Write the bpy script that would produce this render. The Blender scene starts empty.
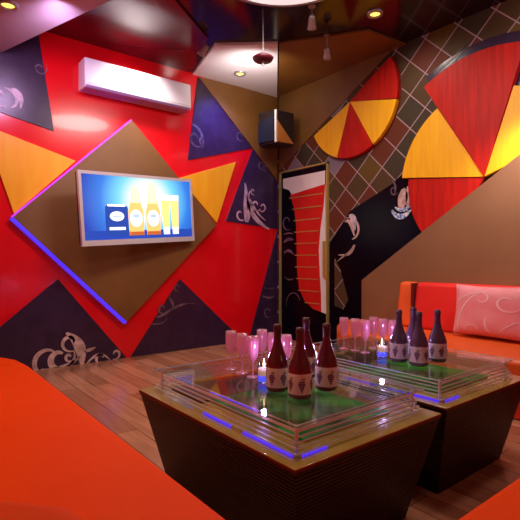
import bpy, bmesh, math, random
from mathutils import Vector, Matrix
random.seed(4)
S = bpy.context.scene
COL = S.collection
R = math.radians
# ------------------------------------------------------------------ camera
EYE = 1.10
F = 465.0
FW = Vector((0.6252, 0.7804, 0)); RT = Vector((0.7804, -0.6252, 0))
cam = bpy.data.cameras.new('camera'); cam.lens = F/520*36; cam.sensor_width = 36; cam.clip_start = .02
cam.shift_y = -1/520
co = bpy.data.objects.new('camera', cam); COL.objects.link(co)
co.location = (0, 0, EYE); co.rotation_euler = (R(90), 0, -math.atan2(FW.x, FW.y))
S.camera = co
# ------------------------------------------------------------------ view, world
S.view_settings.view_transform = 'Standard'; S.view_settings.look = 'None'
S.view_settings.gamma = 1; S.view_settings.use_curve_mapping = False
S.view_settings.exposure = 0.0
W = bpy.data.worlds.new('world'); S.world = W; W.use_nodes = True
W.node_tree.nodes['Background'].inputs[0].default_value = (.5, .4, .45, 1)
W.node_tree.nodes['Background'].inputs[1].default_value = .2
YB, XR, ZC = 4.98, 4.30, 3.40        # tv wall, right wall, ceiling

def light(kind, name, loc, power, color, target=None, size=.2, angle=90, blend=.6):
    l = bpy.data.lights.new(name, kind); l.energy = power; l.color = color
    if kind == 'AREA': l.shape = 'DISK'; l.size = size
    elif kind == 'SPOT': l.spot_size = R(angle); l.spot_blend = blend; l.shadow_soft_size = size
    else: l.shadow_soft_size = size
    o = bpy.data.objects.new(name, l); COL.objects.link(o); o.location = loc
    if target is not None:
        o.rotation_euler = (Vector(target)-Vector(loc)).to_track_quat('-Z', 'Y').to_euler()
    return o
# ceiling dome lamp, downlights, coloured spots, and added fills without fixtures
light('AREA', 'dome_light', (2.31, 2.58, 3.20), 48, (1, .84, .78), (2.31, 2.58, 0), .9)
light('AREA', 'near_seat_fill', (.25, 2.5, 3.0), 19, (1, .78, .5), (.3, 2.5, 0), .4)  # added fill over the near sofa, no fixture there
light('AREA', 'behind_fill', (.5, -.2, 3.36), 8, (1, .72, .5), (1.0, .8, 0), .5)  # added fill behind the camera, no lamp built
light('AREA', 'sofa_fill', (3.6, 1.0, 3.36), 18, (1, .8, .8), (3.9, 1.5, 0), .4)  # added fill above the right sofa, no fixture there
light('SPOT', 'violet_spot', (1.0, 3.7, 3.0), 85, (.85, .55, 1), (1.4, 4.98, 2.7), .15, 120, 1)
light('SPOT', 'tv_wall_fill', (2.1, 4.45, 3.36), 150, (1, .86, .88), (2.1, 4.98, 2.4), .15, 110, 1)  # added light to wash the brown diamond and give it sheen
light('SPOT', 'blue_spot', (3.05, 4.45, 3.3), 130, (.12, .15, 1), (3.3, 4.98, 2.6), .05, 75, 1)
light('SPOT', 'corner_downlight', (3.45, 4.45, 3.36), 24, (1, .9, .75), (3.5, 4.7, 1.5), .06, 130, 1)
light('SPOT', 'wheel_downlight', (3.63, 2.78, 3.36), 22, (1, .88, .75), (4.3, 2.6, 2.0), .06, 130, 1)
light('SPOT', 'pink_fill', (3.72, 1.38, 2.50), 105, (1, .84, .95), (4.23, 1.75, 1.75), .12, 66, 1)  # added unseen light that brightens the top of the taupe panel
light('SPOT', 'facet_fill', (3.12, 4.0, 2.99), 26, (1, .95, .92), (3.5, 4.6, 3.4), .05, 150, 1)  # added light at the pendant to whiten the ceiling facet

# ------------------------------------------------------------------ materials
def nodes(m): return m.node_tree.nodes, m.node_tree.links
def mat(name, col, rough=.5, metal=0, spec=.5, emit=None, es=0, trans=0, coat=0, ior=1.45, sheen=0):
    m = bpy.data.materials.new(name); m.use_nodes = True
    b = m.node_tree.nodes['Principled BSDF']
    b.inputs['Base Color'].default_value = (*col, 1); b.inputs['Roughness'].default_value = rough
    b.inputs['Metallic'].default_value = metal; b.inputs['Specular IOR Level'].default_value = spec
    b.inputs['Transmission Weight'].default_value = trans; b.inputs['Coat Weight'].default_value = coat
    b.inputs['Coat Roughness'].default_value = .05; b.inputs['IOR'].default_value = ior
    b.inputs['Sheen Weight'].default_value = sheen
    if emit: b.inputs['Emission Color'].default_value = (*emit, 1); b.inputs['Emission Strength'].default_value = es
    return m
def vary(m, a, b, scale=8, stretch=(1, 1, 1), detail=4, lo=.35, hi=.65, bump=0):
    n, l = nodes(m); bs = n['Principled BSDF']
    tc = n.new('ShaderNodeTexCoord'); mp = n.new('ShaderNodeMapping'); mp.inputs['Scale'].default_value = stretch
    nz = n.new('ShaderNodeTexNoise'); nz.inputs['Scale'].default_value = scale; nz.inputs['Detail'].default_value = detail
    cr = n.new('ShaderNodeValToRGB'); cr.color_ramp.elements[0].position = lo; cr.color_ramp.elements[1].position = hi
    cr.color_ramp.elements[0].color = (*a, 1); cr.color_ramp.elements[1].color = (*b, 1)
    l.new(tc.outputs['Object'], mp.inputs[0]); l.new(mp.outputs[0], nz.inputs[0]); l.new(nz.outputs[0], cr.inputs[0])
    l.new(cr.outputs[0], bs.inputs['Base Color'])
    if bump:
        bp = n.new('ShaderNodeBump'); bp.inputs['Strength'].default_value = bump; bp.inputs['Distance'].default_value = .01
        l.new(nz.outputs[0], bp.inputs['Height']); l.new(bp.outputs[0], bs.inputs['Normal'])
    return m
def math_node(n, l, op, a, b=None, c=None):
    x = n.new('ShaderNodeMath'); x.operation = op
    for i, v in enumerate((a, b, c)):
        if v is None: continue
        if isinstance(v, (int, float)): x.inputs[i].default_value = v
        else: l.new(v, x.inputs[i])
    return x.outputs[0]

M = {}
M['red_gloss'] = vary(mat('red_gloss', (.75, .005, .01), .2, spec=.6, coat=.3), (.74, .003, .008), (.80, .005, .012), 3)
M['yellow'] = vary(mat('yellow_lacquer', (.95, .45, .01), .4), (.92, .38, .006), (.95, .45, .01), 4, (3, 3, .6))
M['wheel_yellow'] = vary(mat('wheel_yellow', (1, .5, .01), .45), (.98, .50, .004), (.90, .42, .004), 3, (3, 9, .7), 6)
M['wheel_red'] = vary(mat('wheel_red', (.6, .02, .01), .5, spec=.25), (.58, .012, .004), (.40, .007, .004), 3, (3, 9, .7), 6)
M['brown'] = vary(mat('brown_satin', (.25, .12, .03), .5, spec=.9), (.17, .065, .006), (.21, .082, .010), 3)
M['beige'] = vary(mat('taupe_satin', (.32, .17, .10), .42, spec=.7), (.22, .10, .04), (.25, .118, .05), 2)
M['floral_dark'] = vary(mat('plum_black', (.03, .012, .04), .3), (.030, .012, .036), (.042, .018, .05), 10)
M['black_gloss'] = mat('black_gloss', (.004, .002, .006), .25, spec=.15)
M['motif'] = vary(mat('rose_beige_motif', (.45, .25, .22), .4), (.40, .24, .22), (.72, .50, .46), 14)
M['motif_pale'] = vary(mat('pale_motif', (.6, .5, .6), .4), (.22, .16, .24), (.7, .55, .62), 12)
M['motif_dim'] = vary(mat('dim_motif', (.12, .08, .12), .4), (.05, .03, .06), (.22, .13, .16), 10)
M['motif_blue'] = vary(mat('blue_motif', (.1, .2, .6), .3), (.05, .12, .5), (.8, .9, .9), 40)
M['ceiling'] = vary(mat('dark_mirror_ceiling', (.02, .008, .012), .12, spec=.6), (.018, .006, .012), (.03, .012, .016), 3)
M['ceiling_red'] = mat('maroon_ceiling', (.12, .004, .012), .15)
M['ceiling_white'] = vary(mat('white_ceiling', (.85, .78, .78), .35), (.84, .77, .77), (.88, .82, .82), 3)
M['soffit'] = vary(mat('pale_soffit', (.5, .42, .47), .4), (.48, .40, .45), (.52, .44, .49), 2)
M['plain'] = vary(mat('plain_wall', (.30, .08, .05), .5), (.28, .07, .05), (.33, .09, .06), 3)
M['orange'] = vary(mat('orange_leather', (.85, .08, .0), .55, spec=.08), (.80, .052, .0), (.84, .060, .0), 2)
M['orange2'] = vary(mat('orange_vinyl', (.8, .10, .02), .4, spec=.4), (.76, .10, .015), (.80, .12, .02), 2)
M['sofa_red'] = vary(mat('red_vinyl', (.7, .02, .015), .42, spec=.4), (.68, .018, .012), (.74, .024, .016), 2)
M['seam'] = mat('dark_seam', (.12, .01, .01), .6)
M['pillow'] = vary(mat('pink_satin', (.8, .25, .28), .5, sheen=.3), (.78, .2, .22), (.82, .3, .32), 5)
M['pillow_motif'] = mat('pale_pink_thread', (.9, .5, .54), .5)
M['white'] = mat('white_plastic', (.9, .88, .86), .35)
M['louver'] = mat('louver_violet', (.42, .28, .55), .4)
M['silver'] = mat('silver_bezel', (.74, .73, .76), .3, .3)
M['dark_plastic'] = mat('dark_plastic', (.02, .012, .012), .4)
M['chrome'] = mat('chrome', (.75, .75, .80), .25, .35)
M['brass'] = mat('brass', (.62, .50, .16), .35, .6)
M['rib'] = vary(mat('dark_ribbed_wood', (.035, .01, .008), .4), (.013, .003, .003), (.024, .006, .005), 6, (1, 1, 6))
M['slab'] = vary(mat('bronze_lacquer', (.30, .17, .04), .14, spec=.7, coat=.5), (.34, .19, .035), (.42, .25, .06), 5, (1, 1, 1))
M['edge_red'] = mat('dark_red_edge', (.12, .01, .01), .3)
M['grass'] = vary(mat('green_inlay', (.02, .12, .01), .5), (.01, .07, .006), (.02, .30, .012), 5, (1, 1, 1), 5, .42, .6)
M['bronze_dark'] = vary(mat('dark_bronze_inlay', (.05, .03, .02), .3), (.04, .02, .012), (.09, .05, .03), 9)
M['led_blue'] = mat('blue_led', (.05, .03, .9), .4, emit=(.08, .03, .9), es=.9)
M['led_violet'] = mat('violet_led', (.5, .05, .9), .4, emit=(.45, .04, .9), es=.9)
M['bottle_red_lit'] = mat('red_lit_dark_glass', (.13, .010, .022), .12, spec=.8, coat=.6)  # same dark glass as the far bottles, pinkish light put into the colour
M['bottle_violet_lit'] = mat('violet_lit_dark_glass', (.10, .055, .12), .16, spec=.8, coat=.6)  # same dark glass again, violet light put into the colour
M['cap_red_lit'] = mat('red_lit_foil', (.10, .012, .025), .3)  # cap tinted to match the pinkish light on the near bottles
M['cap_violet_lit'] = mat('violet_lit_foil', (.09, .05, .12), .3)  # cap tinted to match the violet light on the far bottles
M['label'] = vary(mat('label_paper', (.75, .6, .58), .6), (.68, .52, .50), (.78, .64, .62), 30)
M['label_lilac_lit'] = vary(mat('lilac_lit_label_paper', (.7, .6, .75), .6), (.62, .50, .68), (.74, .64, .80), 30)  # bluish light on the far labels, painted into the paper
M['grape'] = mat('grape_print', (.16, .06, .16), .6)
M['leaf'] = mat('leaf_print', (.3, .3, .12), .6)
M['wax'] = mat('candle_wax', (.8, .6, .4), .5, emit=(1, .5, .15), es=.8)
M['flame'] = mat('flame', (1, .7, .3), .5, emit=(1, .62, .2), es=7)
M['candle_blue'] = mat('blue_led_base', (.1, .1, .9), .3, emit=(.12, .12, 1), es=1.6)
M['dome'] = mat('dome_glass', (.9, .88, .9), .4, emit=(1, .95, .95), es=.75)
M['lamp_yellow'] = mat('yellow_lamp', (1, .8, .2), .4, emit=(1, .72, .12), es=2.0)
M['lamp_white'] = mat('white_lamp', (1, .9, .8), .4, emit=(1, .85, .7), es=2.0)
M['door_white'] = mat('door_white', (.85, .78, .8), .3)
M['door_red'] = vary(mat('door_red', (.5, .015, .012), .5, spec=.3), (.62, .012, .008), (.72, .018, .012), 4)
M['speaker_orange'] = mat('speaker_orange', (.45, .17, .03), .4)
M['speaker_blue'] = mat('speaker_blue_grille', (.006, .008, .03), .6)
M['maroon'] = mat('maroon_metal', (.10, .01, .02), .3)
M['grey_metal'] = mat('grey_metal', (.45, .44, .45), .35, .5)

def glass(name, tint, alpha, rough=.03, gain=.55):
    m = bpy.data.materials.new(name); m.use_nodes = True; n, l = nodes(m); n.clear()
    o = n.new('ShaderNodeOutputMaterial'); mx = n.new('ShaderNodeMixShader')
    t = n.new('ShaderNodeBsdfTransparent'); t.inputs[0].default_value = (*tint, 1)
    g = n.new('ShaderNodeBsdfGlossy'); g.inputs['Roughness'].default_value = rough
    lw = n.new('ShaderNodeLayerWeight'); lw.inputs[0].default_value = .35
    mr = n.new('ShaderNodeMapRange'); mr.inputs[3].default_value = alpha; mr.inputs[4].default_value = min(1, alpha+gain)
    l.new(lw.outputs['Facing'], mr.inputs[0]); l.new(mr.outputs[0], mx.inputs[0])
    l.new(t.outputs[0], mx.inputs[1]); l.new(g.outputs[0], mx.inputs[2]); l.new(mx.outputs[0], o.inputs[0])
    return m
M['glass_top'] = glass('clear_table_glass', (.92, .95, .92), .03, .02, .28)
M['glass_edge'] = glass('glass_edge', (.6, .62, .62), .35, .1)
def flute_mat():
    m = bpy.data.materials.new('pink_flute_glass'); m.use_nodes = True; n, l = nodes(m); n.clear()
    o = n.new('ShaderNodeOutputMaterial'); a = n.new('ShaderNodeMixShader'); b = n.new('ShaderNodeMixShader')
    t = n.new('ShaderNodeBsdfTransparent'); t.inputs[0].default_value = (1, .72, .82, 1)
    d = n.new('ShaderNodeBsdfTranslucent'); d.inputs[0].default_value = (1, .55, .7, 1)
    d2 = n.new('ShaderNodeBsdfDiffuse'); d2.inputs[0].default_value = (.9, .5, .66, 1)
    c = n.new('ShaderNodeMixShader'); c.inputs[0].default_value = .5
    g = n.new('ShaderNodeBsdfGlossy'); g.inputs['Roughness'].default_value = .1
    l.new(d.outputs[0], c.inputs[1]); l.new(d2.outputs[0], c.inputs[2])
    a.inputs[0].default_value = .42; l.new(t.outputs[0], a.inputs[1]); l.new(c.outputs[0], a.inputs[2])
    b.inputs[0].default_value = .12; l.new(a.outputs[0], b.inputs[1]); l.new(g.outputs[0], b.inputs[2])
    l.new(b.outputs[0], o.inputs[0]); return m
M['flute'] = flute_mat()
M['candle_glass'] = glass('candle_glass', (.8, .82, 1), .12, .05)

def lattice_mat():
    m = mat('lattice_paper', (.1, .05, .02), .6, spec=.3); n, l = nodes(m); bs = n['Principled BSDF']
    tc = n.new('ShaderNodeTexCoord'); sx = n.new('ShaderNodeSeparateXYZ'); l.new(tc.outputs['Object'], sx.inputs[0])
    k = 1/(math.sqrt(2)*.25)
    p = math_node(n, l, 'MULTIPLY', math_node(n, l, 'ADD', sx.outputs[1], sx.outputs[2]), k)
    q = math_node(n, l, 'MULTIPLY', math_node(n, l, 'SUBTRACT', sx.outputs[1], sx.outputs[2]), k)
    q = math_node(n, l, 'ADD', q, 50)
    lp = math_node(n, l, 'LESS_THAN', math_node(n, l, 'FRACT', p), .045)
    lq = math_node(n, l, 'LESS_THAN', math_node(n, l, 'FRACT', q), .045)
    ln = math_node(n, l, 'MAXIMUM', lp, lq)
    cb = n.new('ShaderNodeCombineXYZ'); l.new(math_node(n, l, 'FLOOR', p), cb.inputs[0]); l.new(math_node(n, l, 'FLOOR', q), cb.inputs[1])
    wn = n.new('ShaderNodeTexWhiteNoise'); l.new(cb.outputs[0], wn.inputs[0])
    cr = n.new('ShaderNodeValToRGB'); cr.color_ramp.interpolation = 'CONSTANT'
    E = cr.color_ramp.elements; E[0].position = 0; E[0].color = (.085, .045, .018, 1); E[1].position = .35; E[1].color = (.13, .03, .014, 1)
    for ps, c in ((.6, (.055, .038, .022, 1)), (.8, (.12, .065, .012, 1)), (.93, (.22, .17, .22, 1))):
        e = E.new(ps); e.color = c
    l.new(wn.outputs[0], cr.inputs[0])
    mx = n.new('ShaderNodeMixRGB'); l.new(ln, mx.inputs[0]); l.new(cr.outputs[0], mx.inputs[1]); mx.inputs[2].default_value = (.42, .27, .30, 1)
    l.new(mx.outputs[0], bs.inputs['Base Color']); return m
M['lattice'] = lattice_mat()

def floor_mat():
    m = mat('wood_planks', (.3, .12, .07), .22, spec=.5); n, l = nodes(m); bs = n['Principled BSDF']
    tc = n.new('ShaderNodeTexCoord'); mp = n.new('ShaderNodeMapping'); mp.inputs['Rotation'].default_value = (0, 0, R(90))
    br = n.new('ShaderNodeTexBrick'); br.inputs['Scale'].default_value = 1; br.inputs['Brick Width'].default_value = 1.2
    br.inputs['Row Height'].default_value = .14; br.inputs['Mortar Size'].default_value = .0025; br.offset = .37
    br.inputs['Color1'].default_value = (.32, .115, .058, 1); br.inputs['Color2'].default_value = (.50, .21, .115, 1); br.inputs['Mortar'].default_value = (.10, .035, .025, 1)
    nz = n.new('ShaderNodeTexNoise'); nz.inputs['Scale'].default_value = 5; nz.inputs['Detail'].default_value = 6
    m2 = n.new('ShaderNodeMapping'); m2.inputs['Scale'].default_value = (6, .6, 1)
    mx = n.new('ShaderNodeMixRGB'); mx.blend_type = 'OVERLAY'; mx.inputs[0].default_value = .5
    l.new(tc.outputs['Object'], mp.inputs[0]); l.new(mp.outputs[0], br.inputs[0])
    l.new(tc.outputs['Object'], m2.inputs[0]); l.new(m2.outputs[0], nz.inputs[0])
    l.new(br.outputs[0], mx.inputs[1]); l.new(nz.outputs[0], mx.inputs[2]); l.new(mx.outputs[0], bs.inputs['Base Color'])
    return m
M['floor'] = floor_mat()

def screen_mat(cx, cz):
    m = bpy.data.materials.new('tv_screen'); m.use_nodes = True; n, l = nodes(m); bs = n['Principled BSDF']
    bs.inputs['Base Color'].default_value = (.01, .01, .02, 1); bs.inputs['Roughness'].default_value = .2
    tc = n.new('ShaderNodeTexCoord'); mp = n.new('ShaderNodeMapping'); mp.inputs['Location'].default_value = (-cx, 0, -cz)
    vm = n.new('ShaderNodeVectorMath'); vm.operation = 'MULTIPLY'; vm.inputs[1].default_value = (1, 0, 1.15)
    ln = n.new('ShaderNodeVectorMath'); ln.operation = 'LENGTH'
    cr = n.new('ShaderNodeValToRGB'); E = cr.color_ramp.elements
    E[0].position = .20; E[0].color = (1, 1, .95, 1); E[1].position = .85; E[1].color = (.015, .03, .42, 1)
    e = E.new(.36); e.color = (.22, .75, 1, 1); e = E.new(.58); e.color = (.03, .22, .8, 1)
    l.new(tc.outputs['Object'], mp.inputs[0]); l.new(mp.outputs[0], vm.inputs[0]); l.new(vm.outputs[0], ln.inputs[0]); l.new(ln.outputs['Value'], cr.inputs[0])
    l.new(cr.outputs[0], bs.inputs['Emission Color']); bs.inputs['Emission Strength'].default_value = 1.1
    return m

# ------------------------------------------------------------------ mesh helpers
def tag(o, label=None, cat=None, group=None, kind=None):
    for k, v in (('label', label), ('category', cat), ('group', group), ('kind', kind)):
        if v: o[k] = v
    return o
def empty(name, loc=(0, 0, 0), rz=0):
    o = bpy.data.objects.new(name, None); COL.objects.link(o); o.location = loc; o.rotation_euler.z = rz
    o.empty_display_size = .1; return o
def fin(name, bm, m, parent=None, smooth=False, bevel=0, seg=3):
    bmesh.ops.recalc_face_normals(bm, faces=bm.faces)
    me = bpy.data.meshes.new(name); bm.to_mesh(me); bm.free()
    for mm in (m if isinstance(m, (list, tuple)) else [m]): me.materials.append(M[mm] if isinstance(mm, str) else mm)
    if smooth or bevel:
        for p in me.polygons: p.use_smooth = True
    o = bpy.data.objects.new(name, me); COL.objects.link(o)
    if parent is not None: o.parent = parent
    if bevel:
        b = o.modifiers.new('bevel', 'BEVEL'); b.width = bevel; b.segments = seg; b.limit_method = 'ANGLE'; b.angle_limit = R(35)
        o.modifiers.new('wn', 'WEIGHTED_NORMAL').keep_sharp = True
    return o
def box(bm, x0, x1, y0, y1, z0, z1):
    v = [bm.verts.new(p) for p in ((x0, y0, z0), (x1, y0, z0), (x1, y1, z0), (x0, y1, z0), (x0, y0, z1), (x1, y0, z1), (x1, y1, z1), (x0, y1, z1))]
    for f in ((0, 3, 2, 1), (4, 5, 6, 7), (0, 1, 5, 4), (1, 2, 6, 5), (2, 3, 7, 6), (3, 0, 4, 7)): bm.faces.new([v[i] for i in f])
def prism(bm, pts, vec):
    a = [bm.verts.new(p) for p in pts]; b = [bm.verts.new(Vector(p)+Vector(vec)) for p in pts]
    n = len(a); bm.faces.new(a); bm.faces.new(b[::-1])
    for i in range(n): bm.faces.new((a[i], b[i], b[(i+1) % n], a[(i+1) % n]))
def lathe(bm, prof, seg=28, c=(0, 0, 0), a0=0, a1=360):
    full = abs(a1-a0) >= 360; N = seg if full else seg+1; rings = []
    for r, z in prof:
        if r < 1e-5: rings.append([bm.verts.new((c[0], c[1], c[2]+z))]); continue
        rings.append([bm.verts.new((c[0]+r*math.cos(R(a0+(a1-a0)*i/seg)), c[1]+r*math.sin(R(a0+(a1-a0)*i/seg)), c[2]+z)) for i in range(N)])
    for A, B in zip(rings, rings[1:]):
        for i in range(seg):
            j = (i+1) % N
            if len(A) == 1 and len(B) == 1: continue
            if len(A) == 1: bm.faces.new((A[0], B[i], B[j]))
            elif len(B) == 1: bm.faces.new((A[i], B[0], A[j]))
            else: bm.faces.new((A[i], B[i], B[j], A[j]))
def tube(bm, pts, r, seg=8, closed=False):
    pts = [Vector(p) for p in pts]; rings = []; n = len(pts)
    for i, p in enumerate(pts):
        if closed: d = pts[(i+1) % n]-pts[i-1]
        else: d = pts[min(i+1, n-1)]-pts[max(i-1, 0)]
        d.normalize(); u = d.cross(Vector((0, 0, 1)))
        if u.length < .1: u = d.cross(Vector((0, 1, 0)))
        u.normalize(); w = d.cross(u); rr = r(i/(n-1)) if callable(r) else r
        rings.append([bm.verts.new(p+u*math.cos(2*math.pi*k/seg)*rr+w*math.sin(2*math.pi*k/seg)*rr) for k in range(seg)])
    m = n if closed else n-1
    for i in range(m):
        A, B = rings[i], rings[(i+1) % n]
        for k in range(seg): bm.faces.new((A[k], B[k], B[(k+1) % seg], A[(k+1) % seg]))
    if not closed: bm.faces.new(rings[0]); bm.faces.new(rings[-1][::-1])
def nb(): return bmesh.new()

# pixel of the photograph -> point on a real plane of the room
def ray(px, py):
    return FW + RT*((px-260)/F) + Vector((0, 0, -(py-259)/F))
def back(px, py, off=0):
    d = ray(px, py); t = (YB-off)/d.y; return (d.x*t, YB-off, EYE+d.z*t)
def right(px, py, off=0):
    d = ray(px, py); t = (XR-off)/d.x; return (XR-off, d.y*t, EYE+d.z*t)
def top(px, py, z):
    d = ray(px, py); t = (z-EYE)/d.z; return (d.x*t, d.y*t, z)

def back_panel(name, pix, th, m, off=0, floor=False, bevel=0, parent=None):
    pts = [back(x, y, off+th) for x, y in pix]
    if floor: pts = [(p[0], p[1], max(p[2], .002)) for p in pts]
    bm = nb(); prism(bm, pts, (0, th, 0)); return fin(name, bm, m, parent, bevel=bevel, seg=2)
def right_panel(name, pix, th, m, off=0, bevel=0, parent=None):
    pts = [right(x, y, off+th) for x, y in pix]
    pts = [(p[0], p[1], max(p[2], .002)) for p in pts]
    bm = nb(); prism(bm, pts, (th, 0, 0)); return fin(name, bm, m, parent, bevel=bevel, seg=2)

# ornamental scrolls laid on a panel (u along the wall, v up)
def ribbon(bm, path, wf, place, th=.003):
    n = len(path); L, Rr = [], []
    for i, (u, v) in enumerate(path):
        a = path[max(i-1, 0)]; b = path[min(i+1, n-1)]; du, dv = b[0]-a[0], b[1]-a[1]; k = math.hypot(du, dv) or 1
        w = wf(i/(n-1))/2; L.append((u-dv/k*w, v+du/k*w)); Rr.append((u+dv/k*w, v-du/k*w))
    A = [[bm.verts.new(place(*p, h)) for p in S_] for S_ in (L, Rr) for h in (0, th)]
    l0, l1, r0, r1 = A
    for i in range(n-1):
        bm.faces.new((l1[i], l1[i+1], r1[i+1], r1[i])); bm.faces.new((l0[i], l0[i+1], l1[i+1], l1[i])); bm.faces.new((r0[i], r0[i+1], r1[i+1], r1[i]))
def spiral(cx, cy, r0, r1, a0, a1, n=40):
    return [(cx+(r0+(r1-r0)*i/n)*math.cos(R(a0+(a1-a0)*i/n)), cy+(r0+(r1-r0)*i/n)*math.sin(R(a0+(a1-a0)*i/n))) for i in range(n+1)]
def bez(a, b, c, d, n=20):
    o = []
    for i in range(n+1):
        t = i/n; s = 1-t; o.append(tuple(s**3*a[k]+3*s*s*t*b[k]+3*s*t*t*c[k]+t**3*d[k] for k in (0, 1)))
    return o
def taper(w): return lambda t: w*(.15+.85*math.sin(math.pi*min(1, t*.9+.08)))
def scrolls(bm, place, specs, th=.003):
    for s in specs:
        if s[0] == 's': ribbon(bm, spiral(*s[1:7]), taper(s[7]), place, th)
        else: ribbon(bm, bez(*s[1:5]), taper(s[5]), place, th)
def mk_place_back(px, py, off, sc=1):
    o = back(px, py, off); return lambda u, v, h: (o[0]+u*sc, YB-off-h, o[2]+v*sc)
def mk_place_right(px, py, off, sc=1):     # u grows towards the right of the picture
    o = right(px, py, off); return lambda u, v, h: (XR-off-h, o[1]-u*sc, o[2]+v*sc)

# ------------------------------------------------------------------ setting
X0, Y0 = -.95, -.95
def struct(name, bm, m): return tag(fin(name, bm, m), kind='structure')
bm = nb(); box(bm, X0, XR, Y0, YB, -.06, 0); struct('floor', bm, 'floor')
bm = nb(); box(bm, X0, XR, Y0, YB, ZC, ZC+.06); struct('ceiling', bm, 'ceiling')
bm = nb(); box(bm, X0-.1, XR+.1, YB, YB+.1, -.06, ZC+.06); struct('wall_back', bm, 'red_gloss')
bm = nb(); box(bm, XR, XR+.1, Y0, YB, -.06, ZC+.06); struct('wall_right', bm, 'lattice')
bm = nb(); box(bm, X0-.1, X0, Y0, YB, -.06, ZC+.06); struct('wall_left', bm, 'plain')
bm = nb(); box(bm, X0-.1, XR+.1, Y0-.1, Y0, -.06, ZC+.06); struct('wall_front', bm, 'plain')
# ceiling facets
def ceil_facet(name, pts, m, z, th):
    bm = nb(); prism(bm, [(x, y, z) for x, y in pts], (0, 0, th)); return struct(name, bm, m)
ceil_facet('ceiling_soffit', [(X0, YB), (.83, YB), (1.32, 3.42), (1.7, 2.1), (X0, 2.1)], 'soffit', 3.05, ZC-3.05)
ceil_facet('ceiling_white_facet', [(2.93, YB), (XR, YB), (3.22, 3.72), (2.72, 4.16)], 'ceiling_white', ZC-.03, .03)
ceil_facet('ceiling_brown_facet', [(XR, YB-.02), (XR, 2.9), (3.75, 2.95), (3.24, 3.72)], 'brown', ZC-.02, .02)
ceil_facet('ceiling_maroon_facet', [(1.0, YB), (2.9, YB), (2.6, 4.1), (1.45, 3.3)], 'ceiling_red', ZC-.02, .02)

# ------------------------------------------------------------------ TV wall decoration
fp = back_panel('floral_wall_panel', [(-14, 8), (38, 30), (54, 131), (-14, 107)], .012, 'floral_dark')
tag(fp, 'plum wall panel with pale scroll at the upper left corner of the television wall', 'wall panel')
bm = nb(); scrolls(bm, mk_place_back(4, 100, .0121), [('s', -.03, .03, .02, .10, 0, 300, .03), ('s', .02, .0, .12, .07, 100, -60, .03), ('b', (.06, .12), (.12, .12), (.17, .05), (.14, -.05), .05)])
fin('scroll_motif', bm, 'motif_pale', fp)
bm = nb(); scrolls(bm, mk_place_back(40, 68, .0121), [('s', 0, 0, .015, .06, 0, 330, .012), ('b', (0, -.06), (.05, -.05), (.08, 0), (.06, .06), .012)])
fin('scroll_motif', bm, 'motif_dim', fp)

fp = back_panel('floral_wall_panel', [(198, 77), (253, 148), (188, 160)], .012, 'floral_dark')
tag(fp, 'plum triangular floral wall panel just right of the air conditioner', 'wall panel')
bm = nb(); scrolls(bm, mk_place_back(196, 138, .0121), [('s', 0, 0, .02, .12, 20, 320, .03), ('b', (-.06, .16), (.05, .14), (.12, .05), (.1, -.12), .04), ('s', .09, -.02, .02, .05, 0, 300, .025)])
fin('scroll_motif', bm, 'motif_dim', fp)
bm = nb(); scrolls(bm, mk_place_back(240, 136, .0121), [('s', 0, 0, .03, .07, 0, 330, .015)])
fin('scroll_motif', bm, 'motif_dim', fp)

fp = back_panel('floral_wall_panel', [(253, 149), (277.5, 182), (277.5, 229), (226, 221)], .012, 'floral_dark')
tag(fp, 'plum floral wall panel with a pale plant figure in the room corner below the brown corner panel', 'wall panel')
bm = nb(); scrolls(bm, mk_place_back(246, 222, .0121), [
    ('b', (0, 0), (-.03, .2), (.03, .35), (-.02, .52), .07), ('b', (.02, .0), (.1, .15), (-.02, .3), (.07, .42), .06),
    ('b', (.02, .30), (.08, .1), (.2, .0), (.40, -.08), .07), ('b', (.04, .34), (.14, .2), (.2, .1), (.34, .04), .03),
    ('s', .17, .24, .02, .09, 0, 330, .03), ('s', .28, .22, .02, .07, 180, -140, .025), ('s', -.09, .1, .02, .1, 60, 340, .025), ('s', .12, .42, .01, .05, 0, 300, .02)])
fin('plant_motif', bm, 'motif', fp)
bm = nb(); scrolls(bm, mk_place_back(262, 165, .0121), [('s', 0, 0, .02, .08, 0, 340, .015), ('s', .06, -.03, .01, .05, 0, 300, .012)])
fin('scroll_motif', bm, 'motif_dim', fp)

fp = back_panel('floral_wall_panel', [(277.5, 231), (277.5, 345), (249, 345)], .012, 'floral_dark', floor=True)
tag(fp, 'narrow dark wall panel in the corner right of the tall red wedge', 'wall panel')
bm = nb(); scrolls(bm, mk_place_back(268, 294, .0121), [('b', (-.08, .1), (0, .06), (.05, .06), (.1, .08), .02), ('b', (-.1, -.02), (0, -.06), (.05, -.06), (.1, -.04), .025), ('s', .0, -.25, .03, .08, 0, 300, .02)])
fin('scroll_motif', bm, 'motif_dim', fp)

fp = back_panel('floral_wall_panel', [(58, 279), (126, 357), (126, 360), (-30, 390), (-30, 352)], .012, 'floral_dark', floor=True)
tag(fp, 'large dark triangular wall panel with rose scroll standing on the floor below the television', 'wall panel')
bm = nb(); scrolls(bm, mk_place_back(82, 364, .0121), [
    ('b', (0, -.0), (.0, .15), (-.02, .25), (-.16, .34), .11), ('b', (.02, .12), (.06, .14), (.1, .14), (.14, .16), .035),
    ('s', -.12, .24, .03, .10, -20, 300, .035), ('s', -.22, .09, .05, .15, 60, 380, .06), ('s', -.33, .08, .10, .16, 60, 300, .045),
    ('b', (-.4, -.0), (-.3, -.04), (-.15, -.02), (-.02, .08), .05), ('s', .20, .04, .02, .07, 0, 300, .03), ('b', (.05, -.0), (.15, .1), (.22, .1), (.3, .0), .03),
    ('s', .36, .06, .02, .06, 180, -120, .025), ('s', -.13, .09, .01, .05, 0, 320, .03)])
fin('scroll_motif', bm, 'motif', fp)

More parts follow.
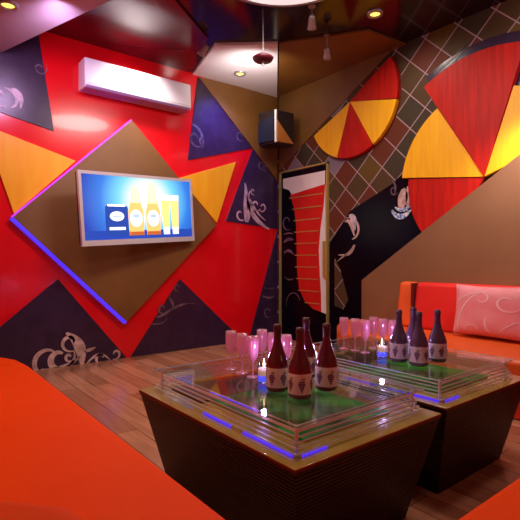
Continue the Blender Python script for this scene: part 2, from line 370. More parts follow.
fp = back_panel('floral_wall_panel', [(180, 279), (244, 343), (131, 357)], .012, 'floral_dark', floor=True)
tag(fp, 'dark triangular wall panel with a faint twig standing on the floor right of the diamond', 'wall panel')
bm = nb(); scrolls(bm, mk_place_back(170, 308, .0121), [('b', (-.2, -.1), (-.05, -.1), (.08, .08), (.34, .03), .03), ('b', (.04, 0), (.05, .1), (-.05, .1), (.02, .16), .03), ('s', -.1, .0, .02, .06, 0, 300, .02), ('s', .1, .24, .02, .05, 0, 300, .02), ('b', (-.25, -.17), (-.15, -.17), (-.1, -.2), (-.04, -.12), .02)])
fin('twig_motif', bm, 'motif_dim', fp)

tag(back_panel('yellow_wall_panel', [(-12, 126), (76, 161), (14, 214), (-12, 140)], .022, 'yellow', bevel=.004),
    'yellow triangular wall panel left of the television diamond', 'wall panel')
tag(back_panel('yellow_wall_panel', [(179, 178), (236, 162), (217, 223)], .022, 'yellow', bevel=.004),
    'small yellow triangular wall panel right of the television', 'wall panel')
# big diamond carrying the television
O = .03
dia = [back(*p, O+.04) for p in ((132, 120), (217, 225), (127, 322), (13, 217))]
bm = nb(); prism(bm, dia, (0, .04, 0)); dp = fin('diamond_wall_panel', bm, 'brown', bevel=.004, seg=2)
tag(dp, 'large brown satin diamond panel behind the television with glowing blue edge', 'wall panel')
ctr = sum((Vector(p) for p in dia), Vector())/4
def led(a, b, m, w, name='led_glow_strip', y0=YB-.068, y1=YB):
    a, b = Vector(a), Vector(b); d = (b-a).normalized(); n = Vector((d.z, 0, -d.x))
    if n.dot(ctr-a) > 0: n = -n
    bm = nb(); prism(bm, [Vector((p.x, y0, p.z)) for p in (a, b, b+n*w, a+n*w)], (0, y1-y0, 0)); return fin(name, bm, m, dp)
led(dia[3], dia[2], 'led_blue', .028)
led(dia[0], dia[3], 'led_violet', .010)
bm = nb(); q = [ctr+(Vector(p)-ctr)*.8 for p in dia]; prism(bm, [(p.x, YB-.03, p.z) for p in q], (0, .03, 0)); fin('mounting_frame', bm, 'dark_plastic', dp)

# television: swivelled a little off the wall
TL, TR, BL = Vector((1.40, 4.50, 1.945)), Vector((2.82, 4.82, 2.045)), Vector((1.405, 4.50, 1.215))
ux = (TR-TL); tw = ux.length; ux.normalize(); uz = (TL-BL); uz = (uz-ux*uz.dot(ux)); th_ = uz.length; uz.normalize(); uy = uz.cross(ux)
tv = empty('television')
tc_ = (TL+TR)/2-uz*th_/2
tv.matrix_world = Matrix(((ux.x, uy.x, uz.x, tc_.x), (ux.y, uy.y, uz.y, tc_.y), (ux.z, uy.z, uz.z, tc_.z), (0, 0, 0, 1)))
tag(tv, 'silver framed flat television showing beer bottles and glasses', 'television')
w, h, bz = tw/2, th_/2, .032
bm = nb(); box(bm, -w+.01, w-.01, .012, .075, -h+.01, h-.01); fin('housing', bm, 'dark_plastic', tv, bevel=.01)
bm = nb(); box(bm, -w, w, 0, .03, h-bz, h); box(bm, -w, w, 0, .03, -h, -h+bz*1.7); box(bm, -w, -w+bz, 0, .03, -h+bz*1.7, h-bz); box(bm, w-bz, w, 0, .03, -h+bz*1.7, h-bz)
fin('bezel', bm, 'silver', tv)
sx, z0, z1 = w-bz, -h+bz*1.7, h-bz
bm = nb(); box(bm, -sx, sx, .006, .012, z0, z1); scr = fin('screen', bm, screen_mat(.07, .10), tv)
def em(name, c, s=1.0): return mat(name, c, .5, emit=c, es=s)
EM = dict(can=em('can_blue', (.01, .05, .30)), amber=em('beer_amber', (1, .48, .14), 1.0), pale=em('label_glow', (.75, .85, 1), 1.0), gold=em('beer_gold', (1, .66, .22), 1.0),
          foam=em('foam_white', (1, 1, .95), 1.2), sky=em('emblem_sky', (.35, .5, .95)), cream=em('cream_neck', (1, .82, .5), .9), brown=em('beer_brown', (.4, .1, .02)), deep=em('table_blue', (.01, .05, .35)), clear=em('glass_clear', (.6, .7, .85)))
def flat(name, pts, m, y=.0058, d=.0008):
    bm = nb(); prism(bm, [(x, y-d, z) for x, z in pts], (0, d, 0)); return fin(name, bm, EM[m], scr)
def rect(x0, x1, a, b): return [(x0, a), (x1, a), (x1, b), (x0, b)]
flat('picture_table', rect(-sx, sx, z0, z0+.09), 'deep')
zb = z0+.045
flat('picture_can', [(-.45, zb), (-.20, zb), (-.19, zb+.02), (-.19, zb+.28), (-.22, zb+.31), (-.43, zb+.31), (-.46, zb+.28), (-.46, zb+.02)], 'can', .005)
flat('picture_can_top', rect(-.43, -.22, zb+.29, zb+.31), 'foam', .0042)
def ell(cx, cz, a, b, n=20): return [(cx+a*math.cos(2*math.pi*i/n), cz+b*math.sin(2*math.pi*i/n)) for i in range(n)]
flat('picture_can_emblem', ell(-.325, zb+.19, .085, .05), 'pale', .0042); flat('picture_can_script', rect(-.38, -.27, zb+.18, zb+.20), 'sky', .0034)
flat('picture_can_band', rect(-.42, -.23, zb+.05, zb+.08), 'pale', .0042)
for cx, hb, nm in ((-.09, .50, 0), (.135, .56, 1)):
    flat('picture_bottle', [(cx-.092, zb-.01), (cx+.092, zb-.01), (cx+.097, zb+.24), (cx+.055, zb+.36), (cx+.032, zb+hb), (cx-.032, zb+hb), (cx-.055, zb+.36), (cx-.097, zb+.24)], 'amber', .005)
    flat('picture_bottle_top', [(cx-.05, zb+.33), (cx+.05, zb+.33), (cx+.028, zb+hb), (cx-.028, zb+hb)], 'cream', .0042)
    flat('picture_bottle_label', ell(cx, zb+.17, .08, .09), 'pale', .0042)
    flat('picture_label_emblem', ell(cx, zb+.195, .045, .02), 'sky', .0034)
    flat('picture_bottle_base', rect(cx-.09, cx+.09, zb-.01, zb+.03), 'brown', .0042)
for cx in (.315, .445):
    flat('picture_beer_glass', [(cx-.045, zb), (cx+.045, zb), (cx+.062, zb+.40), (cx-.062, zb+.40)], 'gold', .005)
    flat('picture_foam', [(cx-.06, zb+.37), (cx+.06, zb+.37), (cx+.064, zb+.43), (cx-.064, zb+.43)], 'foam', .0042)
    flat('picture_glass_foot', rect(cx-.045, cx+.045, zb-.01, zb+.07), 'clear', .0042)
mid = (tc_.x, tc_.y)
bm = nb(); box(bm, -.12, .12, .075, .10, -.12, .12); fin('mount_plate', bm, 'dark_plastic', tv)
bm = nb(); mi = tv.matrix_world.inverted()
tube(bm, [(0, .09, 0), mi @ Vector((tc_.x+.02, YB-.072, tc_.z))], .03, 10); fin('mount_arm', bm, 'dark_plastic', tv)

# air conditioner
ac = empty('air_conditioner', (2.17, YB, 2.85)); tag(ac, 'long white split air conditioner high on the red wall', 'air conditioner')
bm = nb(); prism(bm, [(-.615, -.02, .0), (-.615, -.19, .0), (-.615, -.215, .025), (-.615, -.20, .30), (-.615, 0, .30), (-.615, 0, 0)], (1.23, 0, 0)); ab = fin('body', bm, 'white', ac, bevel=.012)
bm = nb(); prism(bm, [(-.60, -.10, -.010), (-.60, -.20, -.004), (-.60, -.218, .018), (-.60, -.20, .006), (-.60, -.10, 0)], (1.2, 0, 0)); fin('louver', bm, 'louver', ac)
bm = nb(); box(bm, -.6, .6, -.16, -.05, -.008, 0); fin('air_outlet', bm, 'louver', ab)
bm = nb(); box(bm, -.58, .58, -.2165, -.200, .040, .044); fin('panel_seam', bm, 'grey_metal', ab)

# ------------------------------------------------------------------ brown corner panels
tag(back_panel('brown_corner_panel', [(199, 77), (277.4, 96), (277.4, 180), (272, 173)], .014, 'brown', .013),
    'brown satin wall panel hanging from the ceiling left of the corner speaker', 'wall panel')
tag(right_panel('brown_corner_panel', [(279.2, 92), (398, 43), (279.2, 170)], .014, 'brown', .0),
    'brown satin triangular wall panel on the right wall above the striped door', 'wall panel')

# corner speaker
sp = empty('corner_speaker', (XR-.375, YB-.40, 2.565)); sp.scale = (1.15, 1, .96); sp.rotation_euler.z = R(-38.7)
tag(sp, 'small dark box speaker hanging in the room corner with orange side', 'speaker')
bm = nb(); prism(bm, [(-.19, 0, 0), (0, -.17, 0), (.21, 0, 0), (.14, .16, 0), (-.13, .16, 0)], (0, 0, .44)); fin('cabinet', bm, 'dark_plastic', sp, bevel=.008)
bm = nb(); prism(bm, [(-.185, -.012, .03), (-.02, -.162, .03), (-.02, -.162, .36), (-.185, -.012, .30)], (-.008, -.008, 0)); fin('grille', bm, 'speaker_blue', sp)
bm = nb(); prism(bm, [(.012, -.165, .02), (.20, -.012, .02), (.012, -.165, .30)], (.006, -.009, 0)); fin('orange_side', bm, 'speaker_orange', sp)
bm = nb(); prism(bm, [(-.014, -.166, .01), (0, -.182, .01), (.012, -.168, .01)], (0, 0, .43)); fin('edge_trim', bm, 'white', sp)
bm = nb(); tube(bm, [(0, .10, .24), (0, .45, .28)], .018, 10); fin('wall_bracket', bm, 'dark_plastic', sp)
# ------------------------------------------------------------------ right wall decoration
def wedge(name, cy, cz, r, a0, a1, th, m, off=0, n=40, label=None):
    pts = [(XR-off-th, cy, cz)]
    for i in range(n+1):
        a = R(a0+(a1-a0)*i/n); pts.append((XR-off-th, cy-r*math.cos(a), cz+r*math.sin(a)))
    bm = nb(); prism(bm, pts, (th, 0, 0)); o = fin(name, bm, m, bevel=.003, seg=2)
    return o
fan = empty('fan_wall_panel', (XR, 3.606, 2.95)); tag(fan, 'half round wall panel of red and yellow wedges beside the brown corner panel', 'wall panel')
def child_wedge(name, par, r, a0, a1, th, m, cen, off=0):
    o = wedge(name, cen[0], cen[1], r, a0, a1, th, m, off)
    o.parent = par; o.location = -Vector(par.location); return o
fc = (3.606, 2.95)
for a0, a1, m in ((32, -12, 'wheel_red'), (-12, -60, 'wheel_yellow'), (-60, -108, 'wheel_red'), (-108, -155, 'wheel_yellow')):
    child_wedge('wedge', fan, .655, a0-.4, a1+.4, .05, m, fc, .008)
child_wedge('backing_plate', fan, .672, 33, -156, .008, 'edge_red', fc)
wc = (2.03, 1.85)
disc = wedge('dark_wall_disc', wc[0], wc[1], 1.27, 60, 119, .010, 'floral_dark')
tag(disc, 'black glossy curved band above the big red and yellow wheel', 'wall panel')
bm = nb(); scrolls(bm, mk_place_right(440, 78, .0102), [('b', (-.1, -.05), (0, .08), (.1, .02), (.25, .2), .03), ('b', (-.06, .06), (.05, .12), (.1, .1), (.3, .28), .02), ('b', (-.06, -.16), (.0, -.08), (.02, -.06), (.1, -.02), .10)])
fin('scroll_motif', bm, 'motif_dim', disc)
wh = empty('wheel_wall_panel', (XR, wc[0], wc[1])); tag(wh, 'big wheel of red and yellow wooden wedges on the right wall above the sofa', 'wall panel')
for r, a0, a1, th, m in ((1.16, 121.5, 72, .055, 'wheel_red'), (.875, 173, 122, .045, 'wheel_yellow'), (.80, 236, 174, .035, 'wheel_red'), (.80, 71.4, 20, .045, 'wheel_yellow')):
    child_wedge('wedge', wh, r, a0, a1, th, m, wc, .011)
child_wedge('backing_plate', wh, .79, 236, 20, .0095, 'edge_red', wc, .0105)

bk = right_panel('black_wall_panel', [(329.5, 244), (350, 211), (392, 184), (404, 172), (414, 182), (424, 236), (361, 281), (361, 360), (329.5, 360)], .009, 'black_gloss')
tag(bk, 'black glossy wall panel with rose flower motifs between the door and the taupe panel', 'wall panel')
bm = nb(); scrolls(bm, mk_place_right(350, 228, .0092), [('s', .0, -.04, .10, .17, -70, 110, .03), ('b', (-.18, -.32), (-.05, -.32), (.02, -.34), (.08, -.2), .025), ('b', (.06, -.2), (.02, -.3), (-.1, -.32), (-.2, -.4), .02), ('b', (-.08, .08), (.02, .12), (.04, -.02), (.07, -.1), .05)])
fin('stem_motif', bm, 'motif', bk)
bm = nb(); scrolls(bm, mk_place_right(353, 222, .013), [('b', (-.06, .07), (.01, .08), (.02, .0), (.03, -.1), .09)]); fin('bud_motif', bm, 'motif_pale', bk)
bm = nb(); scrolls(bm, mk_place_right(403, 200, .0092), [('b', (.0, .12), (.03, .05), (-.03, -.02), (-.02, -.12), .12), ('b', (.06, .14), (.05, .05), (.07, -.02), (.05, -.12), .05)]); fin('vase_motif', bm, 'motif', bk)
bm = nb(); scrolls(bm, mk_place_right(403, 212, .013), [('b', (-.14, .03), (-.08, -.07), (.02, -.07), (.1, .02), .06), ('b', (-.1, .06), (-.03, .0), (.04, .02), (.1, .06), .04)]); fin('bowl_motif', bm, 'motif_blue', bk)
bm = nb(); scrolls(bm, mk_place_right(394, 190, .0092), [('s', 0, 0, .01, .06, 0, 330, .02), ('b', (-.02, .1), (.03, .06), (.03, .0), (0, -.06), .02)]); fin('scroll_motif', bm, 'motif_dim', bk)
lf = right_panel('lattice_leaf_panel', [(334.5, 258), (340, 270), (348, 300), (343, 309), (334.5, 306)], .008, 'lattice', .0095)
tag(lf, 'small leaf shaped lattice panel right beside the striped door', 'wall panel')
tp = right_panel('taupe_wall_panel', [(560, 122), (361.5, 280), (361.5, 345), (560, 420)], .07, 'beige', .0, bevel=.004)
tag(tp, 'large taupe satin wall panel with slanted top edge behind the right sofa', 'wall panel')

# ------------------------------------------------------------------ striped glass door in the right wall
dr = empty('door_1', (XR, 0, 0)); tag(dr, 'tall narrow door with brass frame and curved red slatted panel beside the corner', 'door', kind='structure')
def dpan(name, pix, th, m, off): 
    o = right_panel(name, pix, th, m, off); o.parent = dr; o.location = -Vector(dr.location); return o
yL, yR = right(281, 170)[1], right(328, 170)[1]
dpan('door_leaf', [(281, 174), (327.5, 165), (327.5, 400), (281, 400)], .02, 'black_gloss', 0)
bm = nb(); box(bm, -.035, 0, yL-.035, yL, .002, 2.31); box(bm, -.035, 0, yR-.02, yR, .002, 2.31); box(bm, -.035, 0, yR-.02, yL, 2.29, 2.31); fin('door_frame', bm, 'brass', dr)
dpan('white_band', [(283, 179), (325, 170.5), (325, 184), (292, 195), (289, 190), (283, 188)], .006, 'door_white', .0205)
rp = [(290, 195), (325, 184), (323.5, 205), (320, 230), (318.5, 250), (319.5, 275), (321, 295), (321, 312), (313, 309), (304, 300), (299, 288), (297, 270), (296.5, 245), (296, 225), (294, 208)]
dpan('red_slatted_panel', rp, .010, 'door_red', .0205)
dpan('white_crescent', [(325.2, 184), (326, 314), (321.3, 312), (321, 295), (319.8, 275), (318.8, 250), (320.3, 230), (323.8, 205)], .008, 'door_white', .0205)
dpan('brass_handle_plate', [(322.5, 241), (325.6, 241), (325.6, 279), (322.5, 277)], .018, 'brass', .029)
bm = nb()
zz = 2.08
def inside_span(z):
    # span of the red panel at a height, in wall y
    P = [right(a, b) for a, b in rp]; ys = []
    for i in range(len(P)):
        a, b = P[i], P[(i+1) % len(P)]
        if (a[2]-z)*(b[2]-z) < 0: t = (z-a[2])/(b[2]-a[2]); ys.append(a[1]+t*(b[1]-a[1]))
    return (min(ys), max(ys)) if len(ys) >= 2 else None
while zz > .52:
    s_ = inside_span(zz)
    if s_: box(bm, -.037, -.030, s_[0], s_[1], zz-.006, zz+.006)
    zz -= .155
fin('brass_slats', bm, 'brass', dr)
bm = nb(); pl = mk_place_right(290, 240, .0205); pl2 = lambda u, v, h: tuple(Vector(pl(u, v, h))-Vector((XR, 0, 0)))
scrolls(bm, pl2, [('s', -.05, .25, .03, .12, 0, 300, .02), ('b', (-.12, -.03), (-.05, .02), (.0, .02), (.07, .0), .05), ('b', (-.12, -.18), (-.05, -.12), (0, -.14), (.08, -.2), .04), ('b', (-.13, .08), (-.05, .1), (.0, .1), (.07, .08), .02), ('b', (-.12, -.5), (-.05, -.55), (.0, -.55), (.08, -.52), .02), ('s', .1, -.85, .1, .18, 20, 200, .012)])
fin('scroll_motif', bm, 'motif_dim', dr)

# ------------------------------------------------------------------ ceiling lamps
dl = empty('dome_ceiling_lamp', (2.31, 2.58, ZC)); tag(dl, 'wide round white ceiling lamp in the middle of the dark ceiling', 'ceiling lamp')
bm = nb(); lathe(bm, [(0, 0), (.70, 0), (.72, -.03), (.68, -.06), (.65, -.05)], 48); fin('rim', bm, 'grey_metal', dl, smooth=True)
bm = nb(); lathe(bm, [(.655, -.05), (.60, -.085), (.3, -.11), (0, -.12)], 48); fin('diffuser', bm, 'dome', dl, smooth=True)
def downlight(px, py, z, label, m='lamp_yellow', r=.07):
    p = top(px, py, z); o = empty('recessed_downlight', p); tag(o, label, 'downlight')
    bm = nb(); lathe(bm, [(r*.68, -.0), (r*.72, -.02), (r, -.02), (r*1.05, 0)], 24); fin('ring', bm, 'grey_metal', o, smooth=True)
    bm = nb(); lathe(bm, [(0, -.008), (r*.66, -.008), (r*.66, 0), (0, 0)], 24); fin('bulb', bm, m, o, smooth=True)
downlight(240, 73, ZC-.03, 'yellow downlight in the white ceiling facet')
downlight(8, 4, 3.05, 'round downlight in the pale soffit at the upper left')
downlight(375, 13, ZC, 'yellow downlight in the dark ceiling above the half round panel')
def spot(px, py, z, label, aim):
    p = Vector(top(px, py, z)); o = empty('ceiling_spotlight', (p.x, p.y, ZC)); tag(o, label, 'spotlight')
    dz = z-ZC
    bm = nb(); lathe(bm, [(0, 0), (.035, 0), (.035, -.015), (0, -.015)], 16); fin('ceiling_cap', bm, 'grey_metal', o)
    bm = nb(); tube(bm, [(0, 0, -.01), (0, 0, dz*.8)], .008, 8); fin('stem', bm, 'grey_metal', o)
    d = Vector(aim).normalized(); c = Vector((0, 0, dz))
    bm = nb(); tube(bm, [c-d*.06, c-d*.04, c+d*.03, c+d*.06], lambda t: .022+.022*t, 14); fin('lamp_head', bm, 'grey_metal', o, smooth=True)
spot(327, 53, 3.22, 'small grey ceiling spotlight in front of the brown corner panel, the lower of its pair', (.6, .5, -.6))
spot(312, 22, 3.25, 'small grey ceiling spotlight nearer the round lamp', (.5, .5, -.6))
spot(204, 50, 3.28, 'small grey ceiling spotlight left of the white ceiling facet', (-.2, .7, -.6))
p = Vector(top(263, 58, 2.95)); pd = empty('pendant_lamp', (p.x, p.y, ZC)); tag(pd, 'dark maroon disc pendant hanging on a thin rod before the white ceiling facet', 'pendant lamp')
bm = nb(); tube(bm, [(0, 0, 0), (0, 0, -.43)], .005, 8); fin('rod', bm, 'grey_metal', pd)
bm = nb(); lathe(bm, [(0, -.42), (.06, -.425), (.10, -.45), (.085, -.475), (0, -.48)], 28); fin('shade', bm, 'maroon', pd, smooth=True)
bm = nb(); lathe(bm, [(0, -.478), (.012, -.478), (.012, -.52), (0, -.525)], 12); fin('tip', bm, 'grey_metal', pd)

# ------------------------------------------------------------------ sofas
def slab_poly(name, pts, z0, z1, m, parent, bevel):
    bm = nb(); prism(bm, [(x, y, z0) for x, y in pts], (0, 0, z1-z0)); return fin(name, bm, m, parent, bevel=bevel, seg=5)
so = empty('corner_sofa', (0, 0, 0)); tag(so, 'orange corner sofa in the foreground wrapping around the near table', 'sofa')
slab_poly('plinth', [(-.55, 3.3), (-.55, -.55), (2.55, -.55), (2.55, .58), (.66, .58), (.66, 3.3)], .002, .18, 'orange', so, .02)
slab_poly('seat_cushion', [(-.28, 3.28), (-.28, -.25), (2.6, -.25), (2.6, .64), (.705, .64), (.712, 3.28)], .18, .42, 'orange', so, .03)
slab_poly('end_cushion', [(.712, 3.285), (.69, 3.5), (.615, 3.68), (.42, 3.78), (-.28, 3.80), (-.28, 3.285)], .002, .42, 'orange', so, .03)
slab_poly('backrest', [(-.6, 3.75), (-.6, -.6), (2.6, -.6), (2.6, -.26), (-.29, -.26), (-.29, 3.75)], .002, .80, 'orange', so, .05)
slab_poly('corner_bolster', [(-.27, .92), (-.27, -.24), (.27, -.24), (.27, .64), (.235, .77), (.15, .87), (0, .92)], .42, .72, 'orange', so, .05)

rs = empty('long_sofa', (3.8, 1.2, 0)); tag(rs, 'red and orange sofa along the taupe panel on the right', 'sofa')
def off(pts): return [(x-3.8, y-1.2) for x, y in pts]
end = [(3.33, 2.7), (3.40, 2.98), (3.52, 3.16), (3.72, 3.34), (3.98, 3.48), (4.22, 3.52)]
slab_poly('seat_cushion', off([(4.22, -.6), (3.32, -.6)]+end), .20, .42, 'orange2', rs, .05)
slab_poly('plinth', off([(4.22, -.6), (3.34, -.6)]+[(x+.02, y-.02) for x, y in end[:-1]]+[(4.22, 3.50)]), .002, .20, 'sofa_red', rs, .02)
def backseg(name, y0, y1, m):
    bm = nb(); prism(bm, [(4.03-3.8, y0-1.2, .42), (4.225-3.8, y0-1.2, .42), (4.225-3.8, y0-1.2, .87), (4.10-3.8, y0-1.2, .87)], (0, y1-y0, 0)); return fin(name, bm, m, rs, bevel=.04, seg=5)
backseg('backrest_end', 2.66, 2.84, 'orange2'); br_ = backseg('backrest', -.6, 2.645, 'sofa_red')
bm = nb(); box(bm, .245, .42, 1.445, 1.460, .43, .860); fin('seam', bm, 'seam', br_)

# pillow
pw = empty('throw_pillow', (3.925, 1.84, .435)); tag(pw, 'pink rectangular pillow with pale scroll pattern on the right sofa', 'pillow')
pw.rotation_euler = (0, R(9), R(0))
bm = nb(); NU, NV = 24, 18; G = {}
def pil(u, v, s):
    e = (1-u**4)*(1-v**4); k = 1-.05*(1-abs(v)**2)*abs(u)**3; k2 = 1-.06*(1-abs(u)**2)*abs(v)**3
    return (s*.065*max(e, 0)**.55, u*.32*k, .225+v*.222*k2)
for s in (-1, 1):
    for i in range(NU+1):
        for j in range(NV+1):
            u, v = -1+2*i/NU, -1+2*j/NV
            edge = i in (0, NU) or j in (0, NV); key = (i, j, 0 if edge else s)
            if key not in G: G[key] = bm.verts.new(pil(u, v, s))
    for i in range(NU):
        for j in range(NV):
            f = []
            for a, b in ((i, j), (i+1, j), (i+1, j+1), (i, j+1)):
                e = a in (0, NU) or b in (0, NV); f.append(G[(a, b, 0 if e else s)])
            bm.faces.new(f)
cu = fin('cushion', bm, 'pillow', pw, smooth=True)
bm = nb(); pp = lambda u, v, h: (lambda P: (P[0]-.001-h, P[1], P[2]))(pil(max(-.97, min(.97, -u)), max(-.95, min(.95, v)), -1))
scrolls(bm, pp, [('b', (-.8, -.9), (-.85, 0), (-.5, .7), (.1, .85), .05), ('s', -.2, .45, .06, .28, 200, 480, .05), ('s', .5, .35, .15, .38, 60, 330, .06), ('b', (-.95, .2), (-.7, .6), (-.4, .6), (-.2, .8), .04),
    ('b', (.0, -.2), (-.1, -.5), (.0, -.7), (.1, -.85), .05), ('s', -.35, -.75, .1, .25, 0, 200, .04), ('b', (.3, -.8), (.5, -.5), (.7, -.3), (.95, -.3), .04)], .0015)
fin('scroll_pattern', bm, 'pillow_motif', cu)

# ------------------------------------------------------------------ coffee tables
def copy_tree(o, parent=None):
    c = o.copy(); COL.objects.link(c); c.parent = parent
    for ch in list(o.children): copy_tree(ch, c)
    return c
TW, TD, ZT = .84, 1.14, .45
ta = empty('coffee_table', (.98+TW/2, 1.05+TD/2, 0))
a, b = TW/2, TD/2
bm = nb(); N = 30; ins = .105
rings = []
for i in range(N):
    for k, e in ((0, 0), (.72, 0), (.78, .006), (.98, .006)):
        z = .002+(ZT-.014-.002)*(i+k)/N; t = 1-(z/ZT); d = ins*t+e
        rings.append([bm.verts.new(p) for p in ((-a+d, -b+d, z), (a-d, -b+d, z), (a-d, b-d, z), (-a+d, b-d, z))])
for A, B in zip(rings, rings[1:]):
    for k in range(4): bm.faces.new((A[k], A[(k+1) % 4], B[(k+1) % 4], B[k]))
bm.faces.new(rings[0]); bm.faces.new(rings[-1])
fin('ribbed_base', bm, 'rib', ta)
bm = nb(); box(bm, -a, a, -b, b, ZT-.014, ZT-.006); fin('edge_band', bm, 'edge_red', ta)
bm = nb(); box(bm, -a, a, -b, b, ZT-.006, ZT); fin('tabletop', bm, 'slab', ta, bevel=.002, seg=2)
i1 = .12
bm = nb(); box(bm, -a+i1+.05, a-i1-.05, -b+i1+.02, b-i1-.28, ZT, ZT+.012); fin('green_inlay', bm, 'grass', ta)
bm = nb(); box(bm, -a+i1, a-i1, b-i1-.27, b-i1, ZT, ZT+.010); fin('dark_inlay', bm, 'bronze_dark', ta)
def ring_rect(bm, d, z, t=.005, hgt=.0045, dy=0):
    x, y = a-d, b-d
    box(bm, -x, x, -y, -y+t, z, z+hgt); box(bm, -x, x, y-t, y, z, z+hgt); box(bm, -x, -x+t, -y+t, y-t, z, z+hgt); box(bm, x-t, x, -y+t, y-t, z, z+hgt)
for k in range(6):
    bm = nb(); ring_rect(bm, .055+.008*k, ZT+.010+.0145*k, .005, .005); fin('chrome_rail', bm, 'chrome', ta)
for x_, y_a, y_b in ((-a+.050, -b+.07, -b+.34), (-a+.050, -b+.42, -b+.62)):  # added glowing strips stand in for blue LED reflections in the rim
    bm = nb(); box(bm, x_, x_+.006, y_a, y_b, ZT+.001, ZT+.008); fin('led_glow_strip', bm, 'led_blue', ta)
bm = nb(); box(bm, -a+.08, -a+.20, -b+.050, -b+.056, ZT+.001, ZT+.007); fin('led_glow_strip', bm, 'led_blue', ta)
bm = nb(); box(bm, -a+.086, -a+.092, -b+.30, -b+.62, ZT+.084, ZT+.089); fin('led_glow_strip', bm, 'led_blue', ta)
for sx_ in (-1, 1):
    for sy_ in (-1, 1):
        bm = nb(); x, y = sx_*(a-.085), sy_*(b-.085); tube(bm, [(x, y, ZT), (x, y, ZT+.094)], .007, 10); fin('corner_post', bm, 'chrome', ta)
bm = nb(); box(bm, -a+.05, a-.05, -b+.05, b-.05, ZT+.094, ZT+.100); fin('glass_top', bm, 'glass_top', ta)
bm = nb(); ring_rect(bm, .0495, ZT+.095, .002, .004); fin('glass_rim', bm, 'chrome', ta)
ZG = ZT+.1005
tag(ta, 'low dark ribbed coffee table with layered glass top, nearest the camera', 'coffee table', 'coffee tables')
tb = copy_tree(ta); tb.location = (1.90+TW/2, 1.07+TD/2, 0)
tag(tb, 'low dark ribbed coffee table with layered glass top, beside the right sofa', 'coffee table', 'coffee tables')

# ------------------------------------------------------------------ table ware
def make_bottle(g, cap, lab):
    o = empty('wine_bottle')
    bm = nb(); lathe(bm, [(0, .0), (.040, .0), (.0462, .006), (.0472, .018), (.0472, .104), (.0455, .116), (.039, .138), (.029, .164), (.0205, .188), (.0165, .208), (.0150, .232), (.0148, .243), (0, .243)], 36); body = fin('bottle_body', bm, g, o, smooth=True)
    bm = nb(); lathe(bm, [(.0160, .215), (.0156, .252), (.0175, .254), (.0175, .264), (.0158, .266), (.0158, .276), (0, .278)], 24); fin('cap', bm, cap, o, smooth=True)
    RL = .0479
    bm = nb(); lathe(bm, [(.0474, .020), (RL, .022), (RL, .098), (.0474, .100)], 48)
    for A in range(0, 360, 60):
        def disc(an, z, pts, mi_):
            c = Vector((math.cos(an)*RL, math.sin(an)*RL, z)); u = Vector((-math.sin(an), math.cos(an), 0)); n = Vector((math.cos(an), math.sin(an), 0))
            f = bm.faces.new([bm.verts.new(c+n*.0006+u*x+Vector((0, 0, y))) for x, y in pts]); f.material_index = mi_
        for r_, n_ in ((0, 3), (1, 4), (2, 3), (3, 2), (4, 1)):
            for k in range(n_):
                disc(R(A)+(k-(n_-1)/2)*.155, .070-r_*.0088, [(.0042*math.cos(q*math.pi/4), .0048*math.sin(q*math.pi/4)) for q in range(8)], 1)
        disc(R(A)+.10, .080, [(-.010, 0), (-.002, -.005), (.008, -.002), (.010, .005), (0, .007)], 2)
    fin('paper_label', bm, [lab, 'grape', 'leaf'], body, smooth=True)
    return o
B1 = make_bottle('bottle_red_lit', 'cap_red_lit', 'label'); B2 = make_bottle('bottle_violet_lit', 'cap_violet_lit', 'label_lilac_lit')
def place(proto, first, px, py, rz, label, cat, group):
    o = proto if first else copy_tree(proto)
    p = top(px, py, ZG); o.location = p; o.rotation_euler.z = rz
    tag(o, label, cat, group); return o
for i, (px, py, l) in enumerate(((277.5, 390, 'red-lit dark wine bottle on the near table, leftmost of the four beside the candle'),
        (300, 397, 'red-lit dark wine bottle on the near table, standing closest to the camera'),
        (306, 377, 'red-lit dark wine bottle on the near table, mostly hidden behind the front one'),
        (326.5, 389, 'red-lit dark wine bottle on the near table, rightmost of the four'))):
    place(B1, i == 0, px, py, R(20+i*35), l, 'bottle', 'wine bottles on the near table')
for i, (px, py, l) in enumerate(((399, 361, 'violet-lit dark bottle on the far table, leftmost next to the candle'),
        (413.5, 356, 'violet-lit dark bottle on the far table, hidden behind the front bottle'),
        (419, 365, 'violet-lit dark bottle on the far table, standing in front of the others'),
        (437.5, 361, 'violet-lit dark bottle on the far table, rightmost before the red sofa'))):
    place(B2, i == 0, px, py, R(10+i*35), l, 'bottle', 'wine bottles on the far table')
GL = empty('champagne_flute')
bm = nb(); lathe(bm, [(0, .072), (.008, .074), (.017, .085), (.0245, .103), (.027, .130), (.0275, .160), (.0255, .190), (.0245, .190), (.0262, .160), (.0257, .130), (.021, .107), (.015, .089), (0, .079)], 24); fin('bowl', bm, 'flute', GL, smooth=True)
bm = nb(); lathe(bm, [(.007, .074), (.0035, .066), (.003, .03), (.004, .010), (.010, .005)], 16); fin('stem', bm, 'flute', GL, smooth=True)
bm = nb(); lathe(bm, [(.009, .0055), (.029, .0025), (.030, .0), (0, .0)], 28); fin('foot', bm, 'flute', GL, smooth=True)
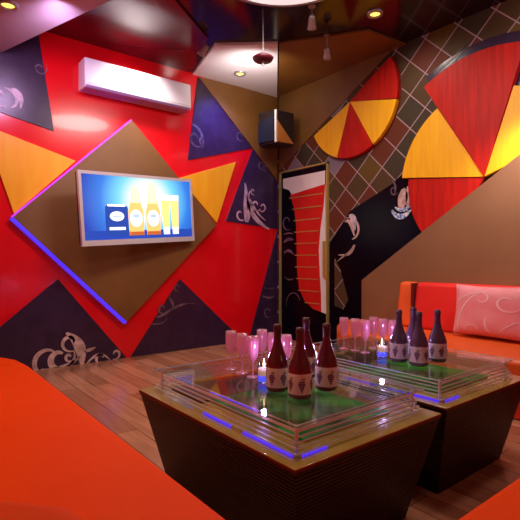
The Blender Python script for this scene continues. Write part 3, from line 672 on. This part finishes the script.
for i, (px, py, l) in enumerate(((231, 369, 'pink champagne flute at the left end of the front row on the near table'), (242, 373, 'pink champagne flute second from the left in the near table front row'),
        (253, 377, 'pink champagne flute just left of the near candle'), (262, 367, 'pink champagne flute directly behind the near candle'),
        (273, 372, 'pink champagne flute behind the leftmost red-lit bottle'), (286, 375, 'pink champagne flute between the left and front red-lit bottles'))):
    place(GL, i == 0, px, py, 0, l, 'glass', 'champagne flutes on the near table')
for i, (px, py, l) in enumerate(((344, 348.5, 'pink champagne flute at the left end of the far table row'), (355, 350.5, 'pink champagne flute second from the left on the far table'),
        (365, 352.5, 'pink champagne flute third from the left on the far table'), (373.5, 348, 'pink champagne flute just left of the far candle'),
        (383, 350.5, 'pink champagne flute directly behind the far candle'), (393, 352.5, 'pink champagne flute behind the leftmost violet-lit bottle'))):
    place(GL, False, px, py, 0, l, 'glass', 'champagne flutes on the far table')
CN = empty('candle_holder')
bm = nb(); lathe(bm, [(0, 0), (.028, 0), (.031, .004), (.033, .085), (.031, .085), (.029, .008), (0, .006)], 28); fin('glass_cup', bm, 'candle_glass', CN, smooth=True)
bm = nb(); lathe(bm, [(0, .0065), (.0275, .0065), (.028, .032), (0, .032)], 24); fin('led_base', bm, 'candle_blue', CN, smooth=True)  # glowing base stands for the blue LED light in the cup
bm = nb(); lathe(bm, [(0, .0325), (.0275, .0325), (.028, .062), (0, .064)], 24); fin('wax', bm, 'wax', CN, smooth=True)
bm = nb(); lathe(bm, [(0, .064), (.005, .068), (.006, .076), (.003, .092), (0, .106)], 12); fin('flame', bm, 'flame', CN, smooth=True)
cg = 'candles in glass cups'
for i, (px, py, l) in enumerate(((264, 382, 'lit candle in a glass cup left of the red-lit bottles'), (316, 373, 'lit blue candle cup between the front and right red-lit bottles'), (382, 357, 'lit candle in a glass cup left of the violet-lit bottles'))):
    c = place(CN, i == 0, px, py, 0, l, 'candle', cg)
    p = c.location; light('POINT', 'candle_light', (p.x, p.y, p.z+.13), .8, (.60, .40, 1), size=.012)
